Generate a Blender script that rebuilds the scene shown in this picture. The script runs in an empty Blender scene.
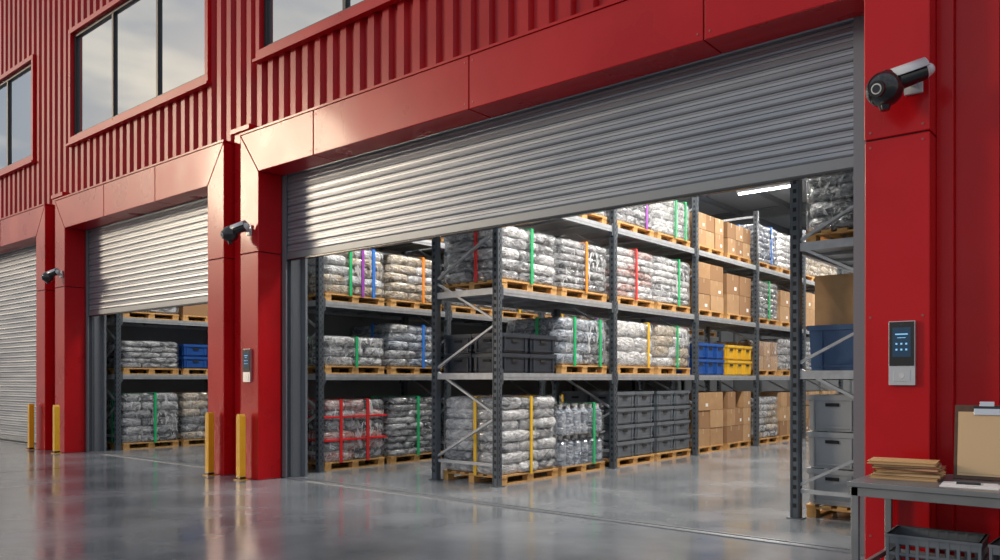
import bpy, math, random
from mathutils import Vector, Matrix, Euler
random.seed(7)
S=bpy.context.scene
S.view_settings.view_transform='Standard'
S.view_settings.exposure=0.0

# ---------------------------------------------------------------- materials
def newmat(name):
    m=bpy.data.materials.new(name); m.use_nodes=True
    nt=m.node_tree; b=nt.nodes['Principled BSDF']
    return m,nt,b
def mat(name,col,rough=.5,metal=0.,col2=None,nscale=6.,bump=0.,bscale=40.,coat=0.,emis=None,estr=0.,rvar=0.,detail=4.,stretch=(1,1,1),spec=None,alpha=None,crough=.12):
    m,nt,b=newmat(name)
    N=nt.nodes; L=nt.links
    b.inputs['Base Color'].default_value=(*col,1); b.inputs['Roughness'].default_value=rough
    b.inputs['Metallic'].default_value=metal
    if coat: b.inputs['Coat Weight'].default_value=coat; b.inputs['Coat Roughness'].default_value=crough
    if spec is not None: b.inputs['Specular IOR Level'].default_value=spec
    if emis: b.inputs['Emission Color'].default_value=(*emis,1); b.inputs['Emission Strength'].default_value=estr
    if alpha is not None: b.inputs['Alpha'].default_value=alpha
    tc=N.new('ShaderNodeTexCoord'); mp=N.new('ShaderNodeMapping'); mp.inputs['Scale'].default_value=stretch
    L.new(tc.outputs['Object'],mp.inputs['Vector'])
    if col2 or rvar:
        n=N.new('ShaderNodeTexNoise'); n.inputs['Scale'].default_value=nscale; n.inputs['Detail'].default_value=detail
        L.new(mp.outputs[0],n.inputs['Vector'])
        if col2:
            r=N.new('ShaderNodeValToRGB'); r.color_ramp.elements[0].position=.35; r.color_ramp.elements[1].position=.65
            r.color_ramp.elements[0].color=(*col,1); r.color_ramp.elements[1].color=(*col2,1)
            L.new(n.outputs['Fac'],r.inputs['Fac']); L.new(r.outputs['Color'],b.inputs['Base Color'])
        if rvar:
            mr=N.new('ShaderNodeMapRange'); mr.inputs['From Min'].default_value=.3; mr.inputs['From Max'].default_value=.7
            mr.inputs['To Min'].default_value=max(0.02,rough-rvar); mr.inputs['To Max'].default_value=rough+rvar
            L.new(n.outputs['Fac'],mr.inputs['Value']); L.new(mr.outputs[0],b.inputs['Roughness'])
    if bump:
        n2=N.new('ShaderNodeTexNoise'); n2.inputs['Scale'].default_value=bscale; n2.inputs['Detail'].default_value=5
        L.new(mp.outputs[0],n2.inputs['Vector'])
        bp=N.new('ShaderNodeBump'); bp.inputs['Strength'].default_value=bump; bp.inputs['Distance'].default_value=.03
        L.new(n2.outputs['Fac'],bp.inputs['Height']); L.new(bp.outputs[0],b.inputs['Normal'])
    return m
RED=mat('red_painted_steel',(.44,.004,.008),.30,.0,col2=(.52,.006,.011),nscale=1.2,spec=.22,rvar=.04,coat=.16,crough=.08,bump=.05,bscale=1.1)
REDC=mat('red_corrugated',(.38,.005,.009),.34,.0,col2=(.46,.007,.012),nscale=1.5,spec=.2,rvar=.05,coat=.10,crough=.15)
SEAM=mat('dark_seam',(.05,.004,.005),.6)
STEEL=mat('steel_bolt',(.35,.10,.10),.4,.5)
SHUT=mat('shutter_steel',(.27,.295,.33),.33,.5,col2=(.34,.365,.40),nscale=1.5,rvar=.05,stretch=(.4,1,3))
SHBAR=mat('shutter_bottom_bar',(.22,.24,.26),.4,.5)
GUIDE=mat('shutter_guide_grey',(.19,.205,.23),.4,.3)
CONC=mat('polished_concrete',(.155,.17,.185),.15,0,col2=(.245,.26,.28),nscale=.9,detail=9,rvar=.08,bump=.012,bscale=18,spec=.6)
SLATE=mat('rack_upright_slate',(.075,.09,.11),.40,.3,col2=(.10,.12,.14),nscale=5)
GALV=mat('rack_beam_galvanised',(.36,.38,.41),.38,.4,col2=(.46,.48,.51),nscale=9)
DECK=mat('rack_deck',(.33,.35,.37),.5,.3)
HOLE=mat('rack_hole',(.012,.012,.015),.8)
WOOD=mat('pallet_wood',(.50,.26,.08),.75,0,col2=(.68,.40,.15),nscale=7,stretch=(1,4,1),bump=.2,bscale=20)
CARD=[mat('cardboard_a',(.38,.22,.105),.8,0,col2=(.44,.27,.135),nscale=5),mat('cardboard_b',(.48,.30,.155),.8,0,col2=(.43,.26,.13),nscale=5),mat('cardboard_c',(.31,.17,.08),.8)]
TAPE=mat('packing_tape',(.46,.32,.18),.3)
LABEL=mat('paper_label',(.8,.8,.78),.6)
def bagmat(name,c1,c2):
    m,nt,b=newmat(name); N=nt.nodes; L=nt.links
    tc=N.new('ShaderNodeTexCoord')
    mp=N.new('ShaderNodeMapping'); mp.inputs['Scale'].default_value=(1,1,2.0); L.new(tc.outputs['Object'],mp.inputs['Vector'])
    n=N.new('ShaderNodeTexNoise'); n.inputs['Scale'].default_value=3.6; n.inputs['Detail'].default_value=8; n.inputs['Distortion'].default_value=1.8; n.inputs['Roughness'].default_value=.6
    L.new(mp.outputs[0],n.inputs['Vector'])
    r=N.new('ShaderNodeValToRGB'); r.color_ramp.elements[0].position=.39; r.color_ramp.elements[1].position=.60
    r.color_ramp.elements[0].color=(*c1,1); r.color_ramp.elements[1].color=(*c2,1)  # pale mottling paints the crinkled wrap's highlights into the bag colour
    L.new(n.outputs['Fac'],r.inputs['Fac']); L.new(r.outputs['Color'],b.inputs['Base Color'])
    n2=N.new('ShaderNodeTexNoise'); n2.inputs['Scale'].default_value=7; n2.inputs['Detail'].default_value=4; n2.inputs['Distortion'].default_value=2.4
    L.new(mp.outputs[0],n2.inputs['Vector'])
    bp=N.new('ShaderNodeBump'); bp.inputs['Strength'].default_value=.75; bp.inputs['Distance'].default_value=.07
    L.new(n2.outputs['Fac'],bp.inputs['Height']); L.new(bp.outputs[0],b.inputs['Normal'])
    b.inputs['Roughness'].default_value=.2; b.inputs['Coat Weight'].default_value=.9; b.inputs['Coat Roughness'].default_value=.08
    return m
BAGW=bagmat('wrapped_bag_white',(.36,.365,.38),(.84,.84,.85))
BAGG=bagmat('wrapped_bag_grey',(.12,.125,.14),(.52,.53,.55))
BAGD=bagmat('wrapped_bag_silver',(.045,.05,.06),(.34,.35,.37))
BAGT=bagmat('wrapped_bag_tan',(.24,.18,.11),(.62,.54,.43))
BAGB=bagmat('wrapped_bag_bluegrey',(.08,.11,.16),(.44,.49,.56))
BAGR=bagmat('wrapped_bag_reddish',(.28,.09,.07),(.62,.52,.50))
def filmmat(name,amin,amax,st):
    m,nt,b=newmat(name); N=nt.nodes; L=nt.links
    tc=N.new('ShaderNodeTexCoord'); mp=N.new('ShaderNodeMapping'); mp.inputs['Scale'].default_value=st; L.new(tc.outputs['Object'],mp.inputs['Vector'])
    n=N.new('ShaderNodeTexNoise'); n.inputs['Scale'].default_value=5; n.inputs['Detail'].default_value=6; n.inputs['Distortion'].default_value=2.5
    L.new(mp.outputs[0],n.inputs['Vector'])
    mr=N.new('ShaderNodeMapRange'); mr.inputs['From Min'].default_value=.52; mr.inputs['From Max'].default_value=.68; mr.inputs['To Min'].default_value=amin; mr.inputs['To Max'].default_value=amax
    L.new(n.outputs['Fac'],mr.inputs['Value']); L.new(mr.outputs[0],b.inputs['Alpha'])
    bp=N.new('ShaderNodeBump'); bp.inputs['Strength'].default_value=.9; bp.inputs['Distance'].default_value=.08
    L.new(n.outputs['Fac'],bp.inputs['Height']); L.new(bp.outputs[0],b.inputs['Normal'])
    b.inputs['Base Color'].default_value=(.85,.87,.90,1); b.inputs['Roughness'].default_value=.10
    return m
FILM=filmmat('stretch_film',.03,.40,(1,1,2.2))
FILMH=filmmat('stretch_film_folded',.06,.65,(1.6,1.6,.7))
STR={'red':mat('strap_red',(.70,.02,.02),.4),'green':mat('strap_green',(.01,.45,.15),.4),'orange':mat('strap_orange',(.85,.26,.02),.4),
 'yellow':mat('strap_yellow',(.85,.50,.02),.4),'blue':mat('strap_blue',(.02,.19,.70),.4),'purple':mat('strap_purple',(.30,.05,.40),.4)}
BIN={'grey':mat('bin_grey',(.11,.13,.155),.42,0,col2=(.14,.16,.185)),'dark':mat('bin_black',(.028,.036,.05),.35),'blue':mat('bin_blue',(.015,.085,.34),.4),
 'yellow':mat('bin_yellow',(.75,.45,.03),.4),'navy':mat('bin_navy',(.035,.085,.20),.42),'light':mat('bin_light_grey',(.32,.34,.365),.42)}
YEL=mat('safety_yellow',(.82,.43,.015),.4,0,col2=(.74,.36,.015),nscale=8,coat=.2)
BLACK=mat('black_plastic',(.010,.011,.013),.18,coat=.4)
LENS=mat('lens_glass',(.01,.012,.02),.05,coat=1.)
WHITE=mat('white_housing',(.62,.63,.65),.3,coat=.3)
SILV=mat('silver_aluminium',(.60,.61,.63),.3,.8)
SCREEN=mat('terminal_screen',(.01,.02,.04),.1,emis=(.02,.08,.16),estr=.3)
ICON=mat('screen_icon',(.2,.5,.8),.3,emis=(.25,.60,.95),estr=.55)
DESK=mat('bench_steel',(.18,.19,.20),.30,.3,col2=(.23,.24,.25),nscale=3)
KRAFT=mat('kraft_folder',(.50,.29,.11),.7,col2=(.56,.34,.14),nscale=4)
KRAFT2=mat('kraft_folder_dark',(.20,.10,.045),.7)
REDF=mat('folder_maroon',(.30,.06,.04),.6)
BROWN=mat('clipboard_hardboard',(.07,.035,.018),.5,col2=(.10,.05,.025),nscale=20)
PAPER=mat('paper_white',(.80,.80,.78),.6)
PAPERT=mat('paper_tan',(.62,.43,.24),.6)
WALLI=mat('interior_wall_panel',(.22,.235,.25),.6,col2=(.26,.275,.29),nscale=1)
CEIL=mat('ceiling_panel',(.26,.28,.305),.6)
BEAM=mat('roof_beam_steel',(.18,.195,.215),.5,.3)
TUBE=mat('tube_light',(1,1,1),.3,emis=(1,.98,.93),estr=14.)
WFR=mat('window_frame_dark',(.045,.04,.04),.4,.3)
GLASS=mat('window_glass',(.44,.50,.55),.035,.9,col2=(.48,.53,.58),nscale=.3)

# ---------------------------------------------------------------- mesh builder
class MB:
    def __init__(s): s.v=[];s.f=[];s.m=[];s.mats=[];s.sm=[]
    def mi(s,m):
        if m not in s.mats: s.mats.append(m)
        return s.mats.index(m)
    def add(s,vs,fs,m,smooth=False):
        o=len(s.v); s.v+= [tuple(v) for v in vs]; i=s.mi(m)
        for f in fs: s.f.append([o+k for k in f]); s.m.append(i); s.sm.append(smooth)
    def box(s,x0,x1,y0,y1,z0,z1,m,rot=None,ch=0):
        if x0>x1:x0,x1=x1,x0
        if y0>y1:y0,y1=y1,y0
        if z0>z1:z0,z1=z1,z0
        vs=[Vector((x,y,z)) for z in (z0,z1) for (x,y) in ((x0,y0),(x1,y0),(x1,y1),(x0,y1))]
        if rot is not None:
            c=Vector(((x0+x1)/2,(y0+y1)/2,(z0+z1)/2)); vs=[rot@(v-c)+c for v in vs]
        s.add(vs,[(3,2,1,0),(4,5,6,7),(0,1,5,4),(1,2,6,5),(2,3,7,6),(3,0,4,7)],m)
    def bar(s,a,b,w,h,m,up=(0,0,1)):
        a=Vector(a);b=Vector(b);d=(b-a).normalized();u=Vector(up)
        if abs(d.dot(u))>.98:u=Vector((1,0,0))
        sd=d.cross(u).normalized();u=sd.cross(d).normalized()
        vs=[p+sd*i*w/2+u*j*h/2 for p in (a,b) for (i,j) in ((-1,-1),(1,-1),(1,1),(-1,1))]
        s.add(vs,[(3,2,1,0),(4,5,6,7),(0,1,5,4),(1,2,6,5),(2,3,7,6),(3,0,4,7)],m)
    def cyl(s,a,b,r0,r1,m,n=20,smooth=True):
        a=Vector(a);b=Vector(b);d=(b-a).normalized();u=Vector((0,0,1))
        if abs(d.dot(u))>.98:u=Vector((1,0,0))
        sd=d.cross(u).normalized();u=sd.cross(d).normalized()
        vs=[];
        for p,r in ((a,r0),(b,r1)):
            for k in range(n):
                t=2*math.pi*k/n; vs.append(p+sd*math.cos(t)*r+u*math.sin(t)*r)
        s.add(vs,[(k,(k+1)%n,n+(k+1)%n,n+k) for k in range(n)],m,smooth)
        s.add(vs[:n],[tuple(range(n))[::-1]],m); s.add(vs[n:],[tuple(range(n))],m)
    def sell(s,c,r,m,e=.35,nu=16,nv=9,jit=0.,rz=0.,e2=None):
        e2=e if e2 is None else e2
        f=lambda t,p:math.copysign(abs(t)**p,t)
        vs=[];R=Matrix.Rotation(rz,3,'Z')
        for j in range(nv+1):
            ph=-math.pi/2+math.pi*j/nv
            for i in range(nu):
                th=2*math.pi*(i+.5)/nu
                v=Vector((f(math.cos(ph),e2)*f(math.cos(th),e)*r[0],f(math.cos(ph),e2)*f(math.sin(th),e)*r[1],f(math.sin(ph),e2)*r[2]))
                if jit and 0<j<nv: v+=Vector((random.uniform(-jit,jit),random.uniform(-jit,jit),random.uniform(-jit,jit)*.5))
                vs.append(R@v+Vector(c))
        fs=[(j*nu+i,j*nu+(i+1)%nu,(j+1)*nu+(i+1)%nu,(j+1)*nu+i) for j in range(nv) for i in range(nu)]
        s.add(vs,fs,m,True)
    def prism(s,poly,y0,y1,m):   # poly in x,z ; extruded in y
        n=len(poly)
        vs=[(x,y0,z) for x,z in poly]+[(x,y1,z) for x,z in poly]
        s.add(vs,[tuple(range(n)),tuple(range(n,2*n))[::-1]]+[((k+1)%n,k,n+k,n+(k+1)%n) for k in range(n)],m)
    def done(s,name,loc=(0,0,0),rot=None,parent=None,bevel=0,seg=2):
        me=bpy.data.meshes.new(name); me.from_pydata(s.v,[],s.f)
        for m in s.mats: me.materials.append(m)
        me.polygons.foreach_set('material_index',s.m); me.polygons.foreach_set('use_smooth',s.sm); me.update()
        import bmesh
        bm=bmesh.new(); bm.from_mesh(me); bmesh.ops.recalc_face_normals(bm,faces=bm.faces); bm.to_mesh(me); bm.free()
        o=bpy.data.objects.new(name,me); S.collection.objects.link(o); o.location=loc
        if rot: o.rotation_euler=rot
        if parent: o.parent=parent
        if bevel:
            b=o.modifiers.new('bevel','BEVEL'); b.width=bevel; b.segments=seg; b.limit_method='ANGLE'; b.angle_limit=math.radians(40); b.harden_normals=False
        return o
def empty(name,loc=(0,0,0)):
    e=bpy.data.objects.new(name,None); S.collection.objects.link(e); e.location=loc; e.empty_display_size=.3; return e

# ---------------------------------------------------------------- ground and shell
b=MB(); b.box(-70,30,-50,20.3,-.3,0,CONC); b.done('floor')
b=MB()
for (a,c) in ((-10.36,-2.12),(-17.31,-11.95),(-24.8,-18.96)):
    b.box(a,c,-.07,-.045,0,.012,GUIDE); b.box(a,c,-.02,.035,0,.008,SHBAR); b.box(a,c,.06,.085,0,.012,GUIDE)
b.done('threshold_track')
b=MB()
b.box(-60,20,-9.5,-9.488,0,.0015,HOLE)
for x in (-22,-14.5,): b.box(x,x+.012,-30,-.5,0,.0015,HOLE)
b.done('trim_1')

# unseen backing wall, added behind the cladding to keep the interior light-tight
b=MB()
for a,c in ((-11.87,-10.44),(-18.88,-17.39),(-1.9,4.2),(-30,-25.0)): b.box(a,c,.09,.25,0,4.62,WALLI)
b.box(-30,4.2,.09,.25,4.62,11.5,WALLI)
b.done('wall_front_backing')
b=MB(); b.box(-30,4.2,20,20.3,0,6.7,WALLI)
for k in range(34): b.box(-30+k,-29.95+k,19.97,20,0,6.5,BEAM)
b.done('wall_back')
b=MB(); b.box(4,4.2,.25,20,0,6.5,WALLI); b.done('wall_right')
b=MB(); b.box(-12.12,-12.0,.25,20,0,6.5,WALLI); b.done('wall_partition')
b=MB(); b.box(-18.6,-18.48,.25,20,0,6.5,WALLI); b.done('wall_partition_far')
b=MB(); b.box(-30,-29.8,.25,20,0,6.5,WALLI); b.done('wall_left')
b=MB(); b.box(-30,4.2,.25,20.3,6.5,6.7,CEIL); b.done('ceiling')
b=MB()
for y in (3.5,7.5,11.5,15.5,19.2):
    b.box(-11.98,3.98,y-.1,y+.1,6.22,6.25,BEAM); b.box(-11.98,3.98,y-.015,y+.015,6.25,6.47,BEAM); b.box(-11.98,3.98,y-.1,y+.1,6.47,6.5,BEAM)
for k in range(11):
    x=-11.2+k*1.45; b.box(x-.03,x+.03,.26,19.95,6.36,6.5,BEAM)
b.done('roof_beams')

# corrugated cladding
def corr(b,x0,x1,z0,z1,y,m,p=.29):
    k=math.floor(x0/p); pts=[]
    x=k*p
    while x<x1+p:
        for dx,dy in ((0,0),(.10,0),(.135,-.06),(.255,-.06),(.29,0)):
            X=x+dx
            if x0<=X<=x1 and (not pts or X>pts[-1][0]+1e-4): pts.append((X,y+dy))
        x+=p
    pts=[(x0,y)]+pts+[(x1,y)]
    vs=[(X,Y,z) for X,Y in pts for z in (z0,z1)]
    b.add(vs,[(2*i,2*i+2,2*i+3,2*i+1) for i in range(len(pts)-1)],m)
YC=-.14
WB,WT=6.58,8.75
WIN=[(-26.5,-19.75),(-17.65,-12.33),(-10.74,-3.0)]
b=MB()
corr(b,-30,4.2,4.9,WB,YC,REDC); corr(b,-30,4.2,WT,11.5,YC,REDC)
xs=-30
for a,c in WIN: corr(b,xs,a,WB,WT,YC,REDC); xs=c
corr(b,xs,4.2,WB,WT,YC,REDC)
corr(b,-1.0,4.2,0,4.9,YC,REDC)
b.box(4.2,4.25,-.2,.25,0,11.5,REDC)
b.done('wall_corrugated_cladding')
for i,(a,c) in enumerate(WIN):
    e=empty('window_%d'%(i+1),(a,-.1,WB)); 
    b=MB(); w=c-a; h=WT-WB
    t=.10
    b.box(-t,w+t,-.16,.0,-t-.05,0,RED); b.box(-t,w+t,-.16,.0,h,h+t,RED); b.box(-t,0,-.16,0,0,h,RED); b.box(w,w+t,-.16,0,0,h,RED)
    b.box(-t-.03,w+t+.03,-.2,-.1,-t-.08,-t-.03,RED)
    b.done('surround',parent=e,bevel=.004)
    b=MB(); f=.07
    b.box(0,w,-.08,.0,0,f,WFR); b.box(0,w,-.08,0,h-f,h,WFR); b.box(0,f,-.08,0,f,h-f,WFR); b.box(w-f,w,-.08,0,f,h-f,WFR)
    n=round(w/1.85)
    for k in range(1,n): b.box(w*k/n-f/2,w*k/n+f/2,-.08,0,f,h-f,WFR)
    b.done('frame',parent=e,bevel=.004)
    b=MB(); b.box(.02,w-.02,-.035,-.02,.02,h-.02,GLASS); b.done('glass',parent=e)

# portal frames around the doors
ZS,ZT=4.62,5.24; YF=-.47; LW=.48
def portal(a,c,joints,name,zj):
    g=.006
    e=empty(name,(0,0,0))
    b=MB()
    for s,x in ((-1,a),(1,c)):
        xo=x+s*LW
        b.box(x+s*g,xo,YF,-.06,0,zj-g,RED)
        P=[(x,zj+g),(x,ZS-g),(xo,ZT-g),(xo,zj+g)]
        if s<0: P=P[::-1]
        b.prism(P,YF,-.06,RED)
    X=[a]+joints+[c]
    for i in range(len(X)-1):
        l,r=X[i]+g,X[i+1]-g; lt,rt=l,r
        if i==0: l=a+g; lt=a-LW+g
        if i==len(X)-2: r=c-g; rt=c+LW-g
        b.prism([(l,ZS),(r,ZS),(rt,ZT),(lt,ZT)],YF,-.06,RED)
    b.done('panels',parent=e,bevel=.009,seg=2)
    b=MB()
    b.box(a-LW+.02,a-.02,YF+.02,-.065,0,ZS,SEAM); b.box(c+.02,c+LW-.02,YF+.02,-.065,0,ZS,SEAM); b.box(a-LW+.03,c+LW-.03,YF+.02,-.065,ZS+.02,ZT-.02,SEAM)
    b.done('seam_backing',parent=e)
    b=MB()
    for s,x in ((-1,a),(1,c)):
        for dx in (.05,.43):
            for z in (zj-.06,zj+.06,.25,2.0): b.cyl((x+s*dx,YF-.005,z),(x+s*dx,YF+.01,z),.010,.010,STEEL,8)
    for x in joints:
        for dx in (-.06,.06):
            for z in (ZS+.07,ZT-.07): b.cyl((x+dx,YF-.005,z),(x+dx,YF+.01,z),.010,.010,STEEL,8)
    b.done('rivets',parent=e)
    b=MB(); b.box(a-LW-.01,c+LW+.01,YF-.015,-.205,ZT,ZT+.03,RED); b.done('flashing',parent=e)
portal(-10.44,-1.9,[-9.11,-6.2,-3.29],'portal_frame',3.42)
portal(-17.39,-11.87,[-15.6,-13.6],'portal_frame',3.42)
portal(-25.0,-18.88,[-23,-21],'portal_frame',3.42)
b=MB()
for x0,x1 in ((-11.39,-10.92),(-18.40,-17.87)):
    b.box(x0+.03,x0+.2,-.30,.09,0,5.42,RED); b.box(x0+.29,x1-.03,-.30,.09,0,5.42,RED); b.box(x0,x1,-.2,.09,0,5.3,RED)
    b.box(x0-.03,x1+.03,-.34,.0,5.38,5.46,RED)
b.box(-1.42,-1.3,-.26,.09,0,11,RED); b.box(-1.3,-1.0,-.2,.09,0,11,RED)
b.done('trim_2',bevel=.006)

# ---------------------------------------------------------------- shutters
def shutter(a,c,zb,name,wr=.1):
    e=empty(name,(a,0,0)); w=c-a
    b=MB(); p=.118; z=zb+.1; prof=[]
    while z<4.85:
        prof+=[(.0,z),(-.018,z+.006),(-.026,z+.022),(-.022,z+.052),(-.022,z+.056),(-.012,z+.060),(-.022,z+.064),(-.022,z+.09),(-.016,z+.102),(.0,z+.108)]
        z+=p
    vs=[(x,y,zz) for (y,zz) in prof for x in (.06,w-.06)]
    b.add(vs,[(2*i,2*i+1,2*i+3,2*i+2) for i in range(len(prof)-1)],SHUT,False)
    b.done('curtain',parent=e)
    b=MB(); b.box(.06,w-.06,-.033,.033,zb,zb+.10,SHBAR); b.box(.06,w-.06,-.034,.034,zb-.025,zb,BLACK); b.done('bottom_bar',parent=e,bevel=.006)
    b=MB()
    for x,s,gw in ((0,1,.1),(w,-1,wr)):
        b.box(x,x+s*gw,-.055,-.036,0.013,4.9,GUIDE); b.box(x,x+s*gw,.045,.058,0.013,4.9,GUIDE); b.box(x,x+s*.02,-.036,.045,0.013,4.9,GUIDE)
        b.box(x,x+s*.05,.10,.32,0,4.9,GUIDE); b.box(x+s*.05,x+s*.16,.26,.30,0,4.9,GUIDE)
    b.done('guide_rails',parent=e)
    b=MB(); b.cyl((.1,.52,5.1),(w-.1,.52,5.1),.24,.24,SHUT,24); b.done('coil',parent=e)
shutter(-10.44,-1.9,3.34,'roller_shutter',.2)
shutter(-17.39,-11.87,2.84,'roller_shutter')
shutter(-25.0,-18.88,.045,'roller_shutter')

# ---------------------------------------------------------------- racks
def rack(x0,x1,ys,levels,top,brace_light=True):
    b=MB(); W=.10
    for y in ys:
        for x,s in ((x0,1),(x1,-1)):
            xa,xb=(x,x+W) if s>0 else (x-W,x)
            b.box(xa,xb,y-.045,y+.045,0,top,SLATE)
            b.box(xa-.03,xb+.03,y-.075,y+.075,0,.012,SLATE)
            b.box(xa+.012,xa+.02,y-.052,y-.045,0,top,SLATE); b.box(xb-.02,xb-.012,y-.052,y-.045,0,top,SLATE)
            z=.12
            while z<top-.05:
                b.box(xa+.032,xb-.032,y-.0475,y-.044,z,z+.045,HOLE)
                fx=x1 if s<0 else x0
                b.box(fx-.003*s,fx+.001*s,y-.02,y-.004,z,z+.045,HOLE); b.box(fx-.003*s,fx+.001*s,y+.01,y+.024,z+.05,z+.085,HOLE)
                z+=.1
        z=.35; k=0
        while z+.75<top:
            za,zb=(z,z+.62) if k%2==0 else (z+.62,z)
            b.bar((x0+W*.6,y,za),(x1-W*.6,y,zb),.03,.045,GALV,up=(0,1,0)); z+=.66; k+=1
        for z in (.3,top-.12): b.bar((x0+W,y,z),(x1-W,y,z),.03,.045,GALV)
    for i in range(len(ys)-1):
        ya,yb=ys[i]+.045,ys[i+1]-.045
        for L in levels:
            for x in (x0+.02,x1-.07):
                b.box(x,x+.05,ya,yb,L-.10,L,GALV); b.box(x-.004,x+.054,ya,yb,L-.065,L-.05,DECK)
                b.box(x-.006,x+.056,ya,ya+.05,L-.16,L+.04,SLATE); b.box(x-.006,x+.056,yb-.05,yb,L-.16,L+.04,SLATE)
            b.box(x0+.07,x1-.07,ya,yb,L-.035,L-.001,DECK)
            n=5
            for k in range(1,n): 
                y=ya+(yb-ya)*k/n; b.box(x0+.07,x1-.07,y-.025,y+.025,L-.07,L-.035,GALV)
    for L in levels: b.box(x0+W,x1-W,ys[0]-.03,ys[0]+.03,L-.09,L,GALV)
    return b.done('pallet_rack')
YB=[1.28+3.05*i for i in range(6)]
YA=[.78+3.0*i for i in range(6)]
LV=[1.6,2.8,4.1]
rack(-8.5,-7.2,YB,LV,5.35)
rack(-11.86,-10.56,YA,LV,5.35)
rack(-3.17,-1.87,[1.42+3.05*i for i in range(5)],[1.6,2.98,4.3],5.35)
rack(-18.4,-17.1,[.5,3.35,6.2],[1.62,2.84,4.1],5.35)

# ---------------------------------------------------------------- loads
def pallet(b,d,w,z=0):
    for k in range(7):
        x=-d/2+.05+(d-.1)*k/6; b.box(x-.05,x+.05,-w/2,w/2,z+.115,z+.14,WOOD)
    for k in range(3):
        x=-d/2+.06+(d-.12)*k/2
        for j in range(3):
            y=-w/2+.07+(w-.14)*j/2; b.box(x-.05,x+.05,y-.07,y+.07,z+.022,z+.095,WOOD)
        b.box(x-.05,x+.05,-w/2,w/2,z,z+.022,WOOD)
    for j in range(3):
        y=-w/2+.07+(w-.14)*j/2; b.box(-d/2,d/2,y-.06,y+.06,z+.095,z+.115,WOOD)
def straps(b,d,w,z0,z1,cols):
    for k,(c,yy) in enumerate(cols):
        y=yy*w; m=STR[c]
        b.box(d/2+.0,d/2+.014,y-.028,y+.028,z0,z1,m); b.box(-d/2-.014,-d/2,y-.028,y+.028,z0,z1,m); b.box(-d/2-.014,d/2+.014,y-.028,y+.028,z1,z1+.01,m)
def endstrap(b,d,w,z0,z1,c,x=0):
    m=STR[c]; b.box(x-.028,x+.028,-w/2-.014,-w/2,z0,z1,m); b.box(x-.028,x+.028,w/2,w/2+.014,z0,z1,m); b.box(x-.028,x+.028,-w/2-.014,w/2+.014,z1,z1+.012,m)
cnt=[0]
def load_bags(x,y,z,h,m,cols=(),w=1.3,d=1.14,layers=None,name='pallet_of_wrapped_sacks',end=None,film=None,m2=None,hs=None):
    b=MB(); pallet(b,d,w); cnt[0]+=1
    if film is None: film=FILM if cnt[0]%2 else FILMH
    H=h-.14; n=layers or max(3,round(H/random.choice([.12,.15,.17]))); lh=H/n
    for k in range(n):
        zc=.14+lh*(k+.5)
        if (k+cnt[0])%2==0: cells=[(dx,dy,d/4,w/4) for dx in (-d/4,d/4) for dy in (-w/4,w/4)]
        else: cells=[(dx,dy,d/4,w/6) for dx in (-d/4,d/4) for dy in (-w/3,0,w/3)]
        for dx,dy,rx,ry in cells:
            sag=random.uniform(-.012,.012)
            mm=m if (m2 is None or random.random()<.6) else m2
            b.sell((dx*.96+random.uniform(-.018,.018),dy*.96+random.uniform(-.018,.018),zc+sag*.5),(rx*1.04,ry*1.06,lh*(.61+sag)),mm,.33,18,10,.008,random.uniform(-.05,.05),.50)
    b.sell((0,0,.14+H/2),(d/2+.018,w/2+.018,H/2+.02),film,.14,36,16,.010,0,.14)
    straps(b,d+.04,w+.04,.12,h+.01,cols)
    if hs:
        for zz in (.42,.75): b.box(-d/2-.03,d/2+.03,-w/2-.03,w/2+.03,h*zz,h*zz+.03,STR[hs])
    if cols or end: endstrap(b,d+.04,w+.04,.12,h+.01,end or cols[0][0],.1)
    return b.done(name,(x,y,z))
def load_boxes(x,y,z,h,nx=2,ny=3,nz=3,w=1.25,d=1.1,film=False,name='pallet_of_cardboard_boxes',cols=(),pal=True):
    b=MB(); zb=.14 if pal else 0
    if pal: pallet(b,d,w)
    H=h-zb; bx,by,bz=d/nx,w/ny,H/nz
    for k in range(nz):
        for i in range(nx):
            for j in range(ny):
                if k==nz-1 and random.random()<.12 and nz>2: continue
                cx=-d/2+bx*(i+.5)+random.uniform(-.01,.01); cy=-w/2+by*(j+.5)+random.uniform(-.01,.01); z0=zb+bz*k
                m=random.choice(CARD); g=.008
                b.box(cx-bx/2+g,cx+bx/2-g,cy-by/2+g,cy+by/2-g,z0,z0+bz-.006,m)
                b.box(cx-bx/2+g-.002,cx+bx/2-g+.002,cy-.02,cy+.02,z0+bz*.7,z0+bz-.004,TAPE)
                if random.random()<.4: b.box(cx+bx/2-g-.001,cx+bx/2-g+.002,cy+by*.12,cy+by*.30,z0+bz*.2,z0+bz*.38,LABEL)
                if random.random()<.4: b.box(cx-.02,cx+.06,cy-by/2+g-.002,cy-by/2+g,z0+bz*.2,z0+bz*.35,LABEL)
    if film: b.sell((0,0,zb+H/2),(d/2+.01,w/2+.01,H/2+.02),FILMH,.12,28,10,.005,0,.12)
    straps(b,d+.03,w+.03,.12,h+.01,cols)
    return b.done(name,(x,y,z))
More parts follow.
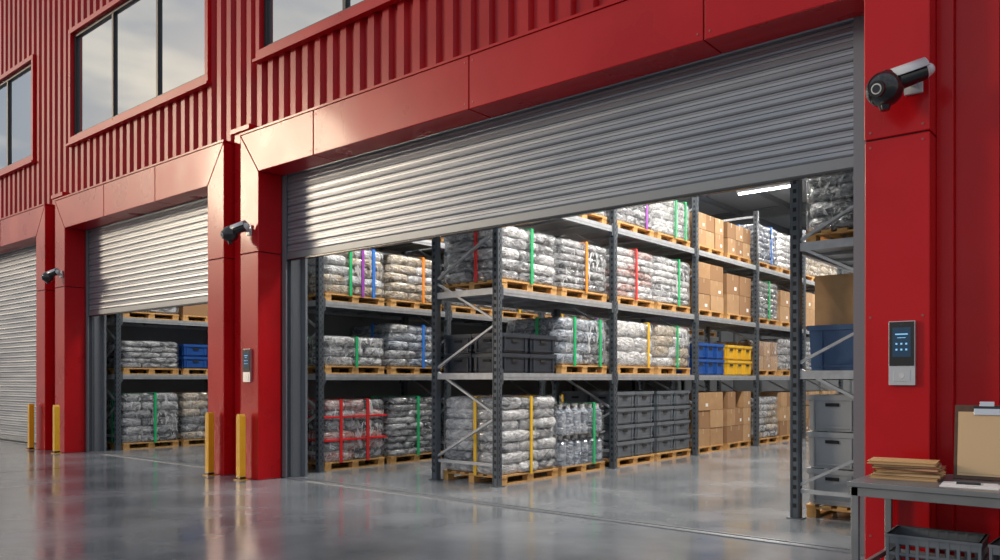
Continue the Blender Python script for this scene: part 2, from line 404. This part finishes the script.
def bin1(b,cx,cy,z,bx,by,bz,m):
    t=.016
    vs=[]
    for zz,s in ((z+.005,t+.018),(z+bz-.05,t)):
        for sx,sy in ((-1,-1),(1,-1),(1,1),(-1,1)): vs.append((cx+sx*(bx/2-s),cy+sy*(by/2-s),zz))
    b.add(vs,[(3,2,1,0),(4,5,6,7),(0,1,5,4),(1,2,6,5),(2,3,7,6),(3,0,4,7)],m)
    r=.022
    b.box(cx-bx/2,cx+bx/2,cy-by/2,cy-by/2+r,z+bz-.06,z+bz-.004,m); b.box(cx-bx/2,cx+bx/2,cy+by/2-r,cy+by/2,z+bz-.06,z+bz-.004,m)
    b.box(cx-bx/2,cx-bx/2+r,cy-by/2+r,cy+by/2-r,z+bz-.06,z+bz-.004,m); b.box(cx+bx/2-r,cx+bx/2,cy-by/2+r,cy+by/2-r,z+bz-.06,z+bz-.004,m)
    for k in (-.36,.36):
        b.box(cx+bx/2-.03,cx+bx/2-.006,cy+by*k-.010,cy+by*k+.010,z+.02,z+bz-.06,m); b.box(cx+bx*k-.010,cx+bx*k+.010,cy-by/2+.006,cy-by/2+.03,z+.02,z+bz-.06,m)
        b.box(cx-bx/2+.006,cx-bx/2+.03,cy+by*k-.010,cy+by*k+.010,z+.02,z+bz-.06,m)
    b.box(cx+bx/2-.016,cx+bx/2-.005,cy-.07,cy+.07,z+bz-.125,z+bz-.09,HOLE); b.box(cx-.07,cx+.07,cy-by/2+.005,cy-by/2+.016,z+bz-.125,z+bz-.09,HOLE)
    b.box(cx-bx/2+.02,cx+bx/2-.02,cy-by/2+.015,cy-by/2+.02,z+.04,z+.06,m); b.box(cx+bx/2-.02,cx+bx/2-.015,cy-by/2+.02,cy+by/2-.02,z+.04,z+.06,m)
def load_bins(x,y,z,nx,ny,nz,bz,col,w=1.3,d=1.14,pal=True,name='stacked_plastic_crates'):
    b=MB(); z0=0
    if pal: pallet(b,d,w); z0=.14
    for k in range(nz):
        for i in range(nx):
            for j in range(ny):
                bin1(b,-d/2+d/nx*(i+.5),-w/2+w/ny*(j+.5),z0+k*bz,d/nx-.012,w/ny-.012,bz,BIN[col])
    return b.done(name,(x,y,z))
def load_bottles(x,y,z,h,w=1.25,d=1.1,cols=(('green',.2),)):
    b=MB(); pallet(b,d,w); n=2; H=(h-.14)/n
    for k in range(n):
        z0=.14+k*H; b.box(-d/2,d/2,-w/2,w/2,z0,z0+.02,BAGD)
        for i in range(5):
            for j in range(6):
                if 0<i<4 and 0<j<5: continue
                cx=-d/2+d/5*(i+.5); cy=-w/2+w/6*(j+.5); r=min(d/5,w/6)/2*.94
                b.cyl((cx,cy,z0+.02),(cx,cy,z0+H*.72),r,r,BAGB,12); b.cyl((cx,cy,z0+H*.72),(cx,cy,z0+H*.85),r,r*.4,BAGB,12); b.cyl((cx,cy,z0+H*.85),(cx,cy,z0+H*.97),r*.4,r*.4,BAGW,10)
    b.sell((0,0,.14+H),(d/2+.01,w/2+.01,H+.01),FILM,.12,28,10,.005,0,.12)
    straps(b,d+.03,w+.03,.12,h,cols)
    return b.done('pallet_of_wrapped_bottles',(x,y,z))
XB=-7.85
def py(Y,i,k): return Y[i]+(.80 if k==0 else 2.25)
P=lambda i,k:py(YB,i,k)
# run B
load_bags(XB,P(0,0),0,1.24,BAGW,[('yellow',-.02)],w=1.36,d=1.16,end='yellow',m2=BAGG,film=FILM)
load_bottles(XB,P(0,1),0,1.12)
load_bins(XB,P(0,0),1.6,2,2,2,.29,'dark',w=1.36,pal=False)
load_bags(XB,P(0,1),1.6,.88,BAGB,[('green',-.25),('green',.3)],w=1.3,layers=4,film=FILMH,m2=BAGD)
load_bags(XB,P(0,0),2.8,.92,BAGG,[('green',.0)],w=1.34,end='red',m2=BAGW)
load_bags(XB,P(0,1),2.8,.92,BAGG,[('orange',.0)],w=1.3,end='green',m2=BAGD)
load_bags(XB,P(0,0),4.1,.8,BAGG,[('green',0)],w=1.3); load_bags(XB,P(0,1),4.1,.8,BAGW,[('green',0)],w=1.3)
load_bins(XB,P(1,0),0,2,2,4,.29,'grey',w=1.34); load_bins(XB,P(1,1),0,2,2,4,.29,'grey',w=1.34)
load_bags(XB,P(1,0),1.6,.92,BAGW,[('yellow',.3)],w=1.3,layers=3,film=FILM); load_bags(XB,P(1,1),1.6,.92,BAGW,[('green',0.05)],w=1.3,layers=4,m2=BAGT)
load_bags(XB,P(1,0),2.8,1.0,BAGW,[('red',-.02)],w=1.3,m2=BAGR); load_bags(XB,P(1,1),2.8,1.0,BAGG,[('green',.1)],w=1.3,m2=BAGW)
load_bags(XB,P(1,0),4.1,.75,BAGG,[('purple',.25)],w=1.3); load_bags(XB,P(1,1),4.1,.85,BAGW,[('green',.0),('green',.3)],w=1.3)
load_boxes(XB,P(2,0),0,1.25,2,2,3); load_boxes(XB,P(2,1),0,1.25,2,3,3)
load_bins(XB,P(2,0),1.6,2,3,2,.33,'blue',pal=False); load_bins(XB,P(2,1),1.6,2,3,2,.33,'yellow',pal=False)
load_boxes(XB,P(2,0),2.8,1.1,2,2,3); load_boxes(XB,P(2,1),2.8,1.0,2,2,2)
load_boxes(XB,P(2,0),4.1,.8,2,3,2); load_boxes(XB,P(2,1),4.1,.8,2,3,2)
load_bags(XB,P(3,0),0,1.1,BAGG,m2=BAGT); load_boxes(XB,P(3,1),0,1.2)
load_boxes(XB,P(3,0),1.6,.8,2,3,2,film=True); load_bags(XB,P(3,1),1.6,.9,BAGG)
load_bags(XB,P(3,0),2.8,1.0,BAGD,[('green',0)],m2=BAGG); load_boxes(XB,P(3,1),2.8,.9,2,2,2)
load_bags(XB,P(3,0),4.1,1.0,BAGB,[('blue',0.1)]); load_bags(XB,P(3,1),4.1,1.0,BAGW)
for k in (0,1):
    load_boxes(XB,P(4,k),0,1.2); load_bags(XB,P(4,k),1.6,.9,BAGG); load_boxes(XB,P(4,k),2.8,1.,2,2,2); load_bags(XB,P(4,k),4.1,.9,BAGT)
# run A
XA=-11.21
Q=lambda i,k:py(YA,i,k)-.02
load_bags(XA,Q(0,0),0,1.16,BAGD,[('red',.18),('red',-.25)],w=1.3,m2=BAGR,hs='red',film=FILMH); load_bags(XA,Q(0,1),0,1.18,BAGD,[('green',0)],w=1.3,m2=BAGG)
load_bags(XA,Q(0,0),1.6,.62,BAGG,[('green',.0)],w=1.3); load_bags(XA,Q(0,1),1.6,.9,BAGB,[('blue',.1)],w=1.3,m2=BAGG)
load_bags(XA,Q(0,0),2.8,.95,BAGW,[('blue',.28),('purple',.1),('green',-.1)],w=1.3,m2=BAGT); load_bags(XA,Q(0,1),2.8,.95,BAGT,[('orange',.1)],w=1.3,m2=BAGW)
for i in range(1,5):
    for k in (0,1):
        load_bags(XA,Q(i,k),0,1.15,random.choice([BAGG,BAGW,BAGD]),[(random.choice(list(STR)),0)])
        if i<3: load_bins(XA,Q(i,k),1.6,2,2,2,.3,random.choice(['dark','blue','grey']))
        else: load_boxes(XA,Q(i,k),1.6,.9,2,2,2)
        load_bags(XA,Q(i,k),2.8,.95,random.choice([BAGG,BAGW,BAGD]),[(random.choice(list(STR)),0)])
        if i<3: load_boxes(XA,Q(i,k),4.1,.9,2,2,2)
# run D
XD=-2.52; R=lambda i,k:1.42+3.05*i+(.80 if k==0 else 2.25)
load_bins(XD,R(0,0),0,2,2,3,.40,'light',d=1.1); load_bins(XD,R(0,0),1.6,1,1,1,.50,'navy',pal=False,d=1.1,w=1.25)
load_boxes(XD,R(0,0),2.1,.55,2,2,1,w=1.1,d=1.0,pal=False,name='cardboard_boxes')
load_bags(XD,R(0,0),2.98,.95,BAGD,[],w=1.3,d=1.1,m2=BAGG,film=FILMH); load_bags(XD,R(0,0),4.3,.8,BAGG,[],w=1.3,d=1.1)
for i in range(0,4):
    for k in (0,1):
        if i==0 and k==0: continue
        load_boxes(XD,R(i,k),0,1.25); load_bags(XD,R(i,k),1.6,.95,BAGG); load_boxes(XD,R(i,k),2.98,1.,2,2,2)
# run C
XC=-17.75; T=lambda i,k:.5+2.85*i+(.76 if k==0 else 2.12)
load_bags(XC,T(0,0),0,1.2,BAGD,[('green',.05)],w=1.25,m2=BAGG,film=FILMH); load_bags(XC,T(0,1),0,1.2,BAGD,[('orange',0.0)],w=1.25,m2=BAGT,film=FILMH)
load_bags(XC,T(0,0),1.62,.72,BAGG,[],w=1.25); load_bins(XC,T(0,1),1.62,2,2,2,.28,'blue',w=1.25)
load_bags(XC,T(0,0),2.84,.85,BAGG,[],w=1.25); load_boxes(XC,T(0,1),2.84,.85,2,2,2)
for k in (0,1): load_bags(XC,T(1,k),0,1.1,BAGG,[],w=1.25); load_boxes(XC,T(1,k),1.62,.9,2,2,2)

# ---------------------------------------------------------------- bollards
for x in (-10.70,-11.58,-17.47,-18.80):
    b=MB()
    b.prism([(-.05,0.012),(.05,0.012),(.05,.95),(.032,.99),(-.032,.99),(-.05,.95)],-.05,.05,YEL)
    b.box(-.08,.08,-.075,.075,0,.012,YEL)
    for sx in (-.066,.066): b.cyl((sx,-.062,.012),(sx,-.062,.03),.009,.009,STEEL,8)
    b.box(-.053,.053,-.053,.053,.0121,.05,BLACK)
    b.done('yellow_bollard',(x,-.60,0),bevel=.010)

# ---------------------------------------------------------------- security cameras
def seccam(loc,sc=1.):
    b=MB()
    b.box(-.06,.06,-.025,0,-.075,.075,WHITE); b.cyl((0,-.02,0),(0,-.10,-.01),.032,.032,WHITE,16)
    a=Vector((.10,-.13,.03)); d=Vector((-.86,-.42,-.28)).normalized(); e=a+d*.22
    b.cyl(a,e,.060,.074,BLACK,28); b.cyl(a-d*.02,a,.045,.060,WHITE,28); b.sell(a-d*.02,(.044,.044,.044),WHITE,1,16,10)
    up=Vector((0,0,1)); sd=d.cross(up).normalized(); u=sd.cross(d).normalized()
    n=14; vs=[]
    for t in (-.01,.24):
        for r in (.092,.082):
            for k in range(n+1):
                th=math.radians(5+170*k/n); p=a+d*t; vs.append(p+sd*math.cos(th)*r+u*math.sin(th)*r)
    m=n+1; fs=[]
    for k in range(n): fs+=[(k,k+1,2*m+k+1,2*m+k),(m+k,3*m+k,3*m+k+1,m+k+1),(2*m+k,2*m+k+1,3*m+k+1,3*m+k),(k,m+k,m+k+1,k+1)]
    b.add(vs,fs,WHITE,True)
    c=e+d*.05+Vector((0,0,-.03)); b.cyl(e-d*.01,e+d*.03,.090,.100,BLACK,28)
    b.sell(c,(.125,.125,.125),BLACK,1,32,20)
    l=Vector((-.18,-.93,-.20)).normalized(); b.cyl(c+l*.105,c+l*.129,.060,.054,BLACK,24); b.cyl(c+l*.120,c+l*.132,.040,.036,SILV,20); b.cyl(c+l*.125,c+l*.136,.031,.027,LENS,20)
    b.cyl(c+Vector((0,0,-.11)),c+Vector((0,0,-.15)),.045,.03,BLACK,20)
    o=b.done('security_camera',loc); o.scale=(sc,)*3; return o
seccam((-1.53,-.475,3.80),1.08); seccam((-10.66,-.475,3.76),1.0); seccam((-17.52,-.475,3.68),.9)

# ---------------------------------------------------------------- access terminals
def terminal(loc):
    b=MB(); w,h=.19,.50
    b.box(-w/2,w/2,-.035,0,-h/2,h/2,SILV)
    b.box(-w/2+.006,w/2-.006,-.042,-.035,-h/2+.15,h/2-.006,BLACK)
    b.box(-w/2+.03,w/2-.03,-.044,-.042,-.03,h/2-.05,SCREEN)
    for i in range(3):
        for j in range(2): b.box(-.043+i*.035,-.029+i*.035,-.0455,-.044,.02+j*.045,.034+j*.045,ICON)
    b.box(-.045,.045,-.0455,-.044,.142,.152,ICON); b.box(-.03,.03,-.0455,-.044,.117,.122,ICON)
    b.cyl((0,-.042,h/2-.028),(0,-.046,h/2-.028),.008,.008,LENS,12)
    b.box(-.06,.06,-.04,-.035,-h/2+.03,-h/2+.12,SILV); b.cyl((0,-.04,-h/2+.075),(0,-.043,-h/2+.075),.02,.02,WHITE,20)
    return b.done('access_control_terminal',loc,bevel=.006)
terminal((-1.61,-.472,1.71)); terminal((-10.70,-.472,1.72))

# ---------------------------------------------------------------- workbench and things on it
b=MB(); x0,x1,y0,y1,zt=-1.74,.5,-1.45,-.50,.79
b.box(x0,x1,y0,y1,zt-.035,zt,DESK); b.box(x0+.02,x1-.02,y0+.02,y0+.05,zt-.10,zt-.035,DESK); b.box(x0+.02,x1-.02,y1-.05,y1-.02,zt-.1,zt-.035,DESK); b.box(x0+.02,x0+.05,y0+.02,y1-.02,zt-.1,zt-.035,DESK)
for x in (x0+.02,x1-.07):
    for y in (y0+.02,y1-.07): b.box(x,x+.05,y,y+.05,0,zt-.035,DESK)
    b.box(x+.01,x+.04,y0+.07,y1-.07,.15,.19,DESK)
b.box(x0+.07,x1-.07,y1-.06,y1-.03,.15,.19,DESK)
b.done('workbench',bevel=.004)
b=MB(); z=0
for k in range(6):
    t=[.022,.028,.018,.022,.016,.022][k]; r=Matrix.Rotation(random.uniform(-.16,.16),3,'Z'); m=[KRAFT,KRAFT2,KRAFT,REDF,KRAFT2,KRAFT][k]
    dx,dy=random.uniform(-.03,.03),random.uniform(-.02,.02)
    b.box(-.22+dx,.22+dx,-.16+dy,.16+dy,z,z+.004,m,r); b.box(-.21+dx,.212+dx,-.150+dy,.152+dy,z+.004,z+t-.004,PAPERT,r); b.box(-.22+dx,.22+dx,-.16+dy,.16+dy,z+t-.004,z+t,m,r)
    z+=t
b.done('stack_of_document_folders',(-1.48,-.96,zt),(0,0,.15))
b=MB(); b.box(-.17,.17,-.135,.135,0,.006,PAPER); b.box(-.155,.165,-.12,.14,.006,.009,PAPER,Matrix.Rotation(.1,3,'Z')); b.done('paper_sheets',(-1.03,-1.18,zt),(0,0,.1))
b=MB(); b.cyl((-.08,0,.008),(.06,.02,.008),.008,.008,BLACK,10); b.cyl((.06,.02,.008),(.08,.023,.008),.008,.001,SILV,10); b.done('pen',(-1.03,-1.19,zt+.009))
e=empty('clipboard',(-1.00,-.78,zt)); e.rotation_euler=(0,0,.10)
b=MB(); b.box(-.20,.20,-.005,.005,0,.54,BROWN); b.box(-.178,.178,-.009,-.005,.025,.49,PAPERT,None); b.box(-.165,.170,-.012,-.009,.04,.47,PAPERT,Matrix.Rotation(.02,3,'Y'))
b.box(-.08,.08,-.022,-.005,.465,.515,SILV); b.box(-.045,.045,-.016,-.005,.515,.565,SILV); b.cyl((-.08,-.016,.52),(.08,-.016,.52),.011,.011,BLACK,12)
o=b.done('board',parent=e,bevel=.002); o.rotation_euler=(-math.radians(14),0,0); o.location=(0,0,.003)
b=MB(); b.bar((0,.10,.38),(0,.22,.004),.03,.006,BROWN); b.done('prop_leg',parent=e)
def crate(loc,rz):
    b=MB(); w,d,h=.56,.38,.42; m=BIN['grey']; t=.012
    b.box(-w/2+.02,w/2-.02,-d/2+.02,d/2-.02,0,t,m)
    for s in (-1,1):
        for z0,z1 in ((.0,.06),(.115,.135),(.19,.21),(.275,.295),(.355,h)): 
            b.box(-w/2,w/2,s*(d/2)-t/2,s*(d/2)+t/2,z0,z1,m); b.box(s*(w/2)-t/2,s*(w/2)+t/2,-d/2,d/2,z0,z1,m)
        for k in range(10):
            x=-w/2+w*k/9; b.box(x-.01,x+.01,s*d/2-t/2-.002,s*d/2+t/2+.002,0.01,h-.01,m)
        for k in range(7):
            y=-d/2+d*k/6; b.box(s*w/2-t/2-.002,s*w/2+t/2+.002,y-.01,y+.01,.01,h-.01,m)
    b.box(-w/2-.015,w/2+.015,-d/2-.015,-d/2+.006,h-.02,h,m); b.box(-w/2-.015,w/2+.015,d/2-.006,d/2+.015,h-.02,h,m)
    b.box(-w/2-.015,-w/2+.006,-d/2,d/2,h-.02,h,m); b.box(w/2-.006,w/2+.015,-d/2,d/2,h-.02,h,m)
    return b.done('plastic_crate',loc,(0,0,rz))
crate((-1.26,-1.02,0),.05); crate((-.62,-1.02,0),-.04); crate((.02,-1.0,0),.02)

# ---------------------------------------------------------------- lights
def strip(x,y,rot=0,pw=110):
    e=empty('ceiling_strip_light',(x,y,6.1)); e.rotation_euler=(0,0,rot)
    b=MB(); b.box(-.09,.09,-.75,.75,0,.06,WHITE); b.cyl((0,-.72,-.02),(0,.72,-.02),.024,.024,TUBE,12)
    for yy in (-.6,.6): b.box(-.006,.006,yy-.006,yy+.006,.06,.4,BEAM)
    b.done('fixture',parent=e)
    l=bpy.data.lights.new('lamp','AREA'); l.shape='RECTANGLE'; l.size=.12; l.size_y=1.4; l.energy=pw; l.color=(1,.95,.88)
    o=bpy.data.objects.new('lamp',l); S.collection.objects.link(o); o.parent=e; o.location=(0,0,-.05)
for y in (1.6,4.8,8.4,14.8,18): strip(-5.2,y,0,250)
strip(-7.45,11.6,math.pi/2,200)
for y in (1.8,5.2,9.5): strip(-9.55,y,0,180)
for y in (2,8): strip(.5,y)
for y in (1.8,5.5): strip(-15.2,y,0,170)
sun=bpy.data.lights.new('sun','SUN'); sun.energy=1.0; sun.angle=math.radians(10); sun.color=(1,.80,.58)
so=bpy.data.objects.new('sun',sun); S.collection.objects.link(so)
sd=Vector((-.80,-.56,.24)).normalized()
so.rotation_euler=sd.to_track_quat('Z','Y').to_euler()

w=bpy.data.worlds.new('sky'); S.world=w; w.use_nodes=True; nt=w.node_tree; N=nt.nodes; L=nt.links; bg=N['Background']
tc=N.new('ShaderNodeTexCoord'); sp=N.new('ShaderNodeSeparateXYZ'); L.new(tc.outputs['Generated'],sp.inputs[0])
rp=N.new('ShaderNodeValToRGB'); E=rp.color_ramp.elements
E[0].position=0; E[0].color=(.22,.23,.25,1); E[1].position=1; E[1].color=(.46,.58,.76,1)
x=E.new(.02); x.color=(.55,.53,.50,1); x=E.new(.18); x.color=(.52,.60,.70,1); x=E.new(.5); x.color=(.50,.62,.78,1)
L.new(sp.outputs['Z'],rp.inputs['Fac'])
mp=N.new('ShaderNodeMapping'); mp.inputs['Scale'].default_value=(1,1,4); L.new(tc.outputs['Generated'],mp.inputs['Vector'])
nz=N.new('ShaderNodeTexNoise'); nz.inputs['Scale'].default_value=3.2; nz.inputs['Detail'].default_value=7; nz.inputs['Roughness'].default_value=.55; L.new(mp.outputs[0],nz.inputs['Vector'])
cr=N.new('ShaderNodeValToRGB'); cr.color_ramp.elements[0].position=.47; cr.color_ramp.elements[1].position=.62; L.new(nz.outputs['Fac'],cr.inputs['Fac'])
mx=N.new('ShaderNodeMix'); mx.data_type='RGBA'; L.new(cr.outputs['Color'],mx.inputs['Factor']); L.new(rp.outputs['Color'],mx.inputs['A']); mx.inputs['B'].default_value=(1.2,1.12,1.02,1)
vm=N.new('ShaderNodeVectorMath'); vm.operation='DOT_PRODUCT'; nn=N.new('ShaderNodeVectorMath'); nn.operation='NORMALIZE'; L.new(tc.outputs['Generated'],nn.inputs[0]); L.new(nn.outputs[0],vm.inputs[0]); vm.inputs[1].default_value=tuple(sd)
cl=N.new('ShaderNodeMath'); cl.operation='MAXIMUM'; cl.inputs[1].default_value=0; L.new(vm.outputs['Value'],cl.inputs[0])
pw=N.new('ShaderNodeMath'); pw.operation='POWER'; pw.inputs[1].default_value=50; L.new(cl.outputs[0],pw.inputs[0])
ad=N.new('ShaderNodeMix'); ad.data_type='RGBA'; ad.blend_type='ADD'; ad.inputs['B'].default_value=(1.6,1.1,.6,1); L.new(pw.outputs[0],ad.inputs['Factor']); L.new(mx.outputs['Result'],ad.inputs['A'])
L.new(ad.outputs['Result'],bg.inputs['Color']); bg.inputs['Strength'].default_value=.78

# ---------------------------------------------------------------- camera
cd=bpy.data.cameras.new('camera'); co=bpy.data.objects.new('camera',cd); S.collection.objects.link(co)
co.location=(0,-7.3,1.5); co.rotation_euler=(math.radians(90),0,math.radians(40)); cd.sensor_width=36; cd.lens=28.8; cd.shift_y=.1
S.camera=co
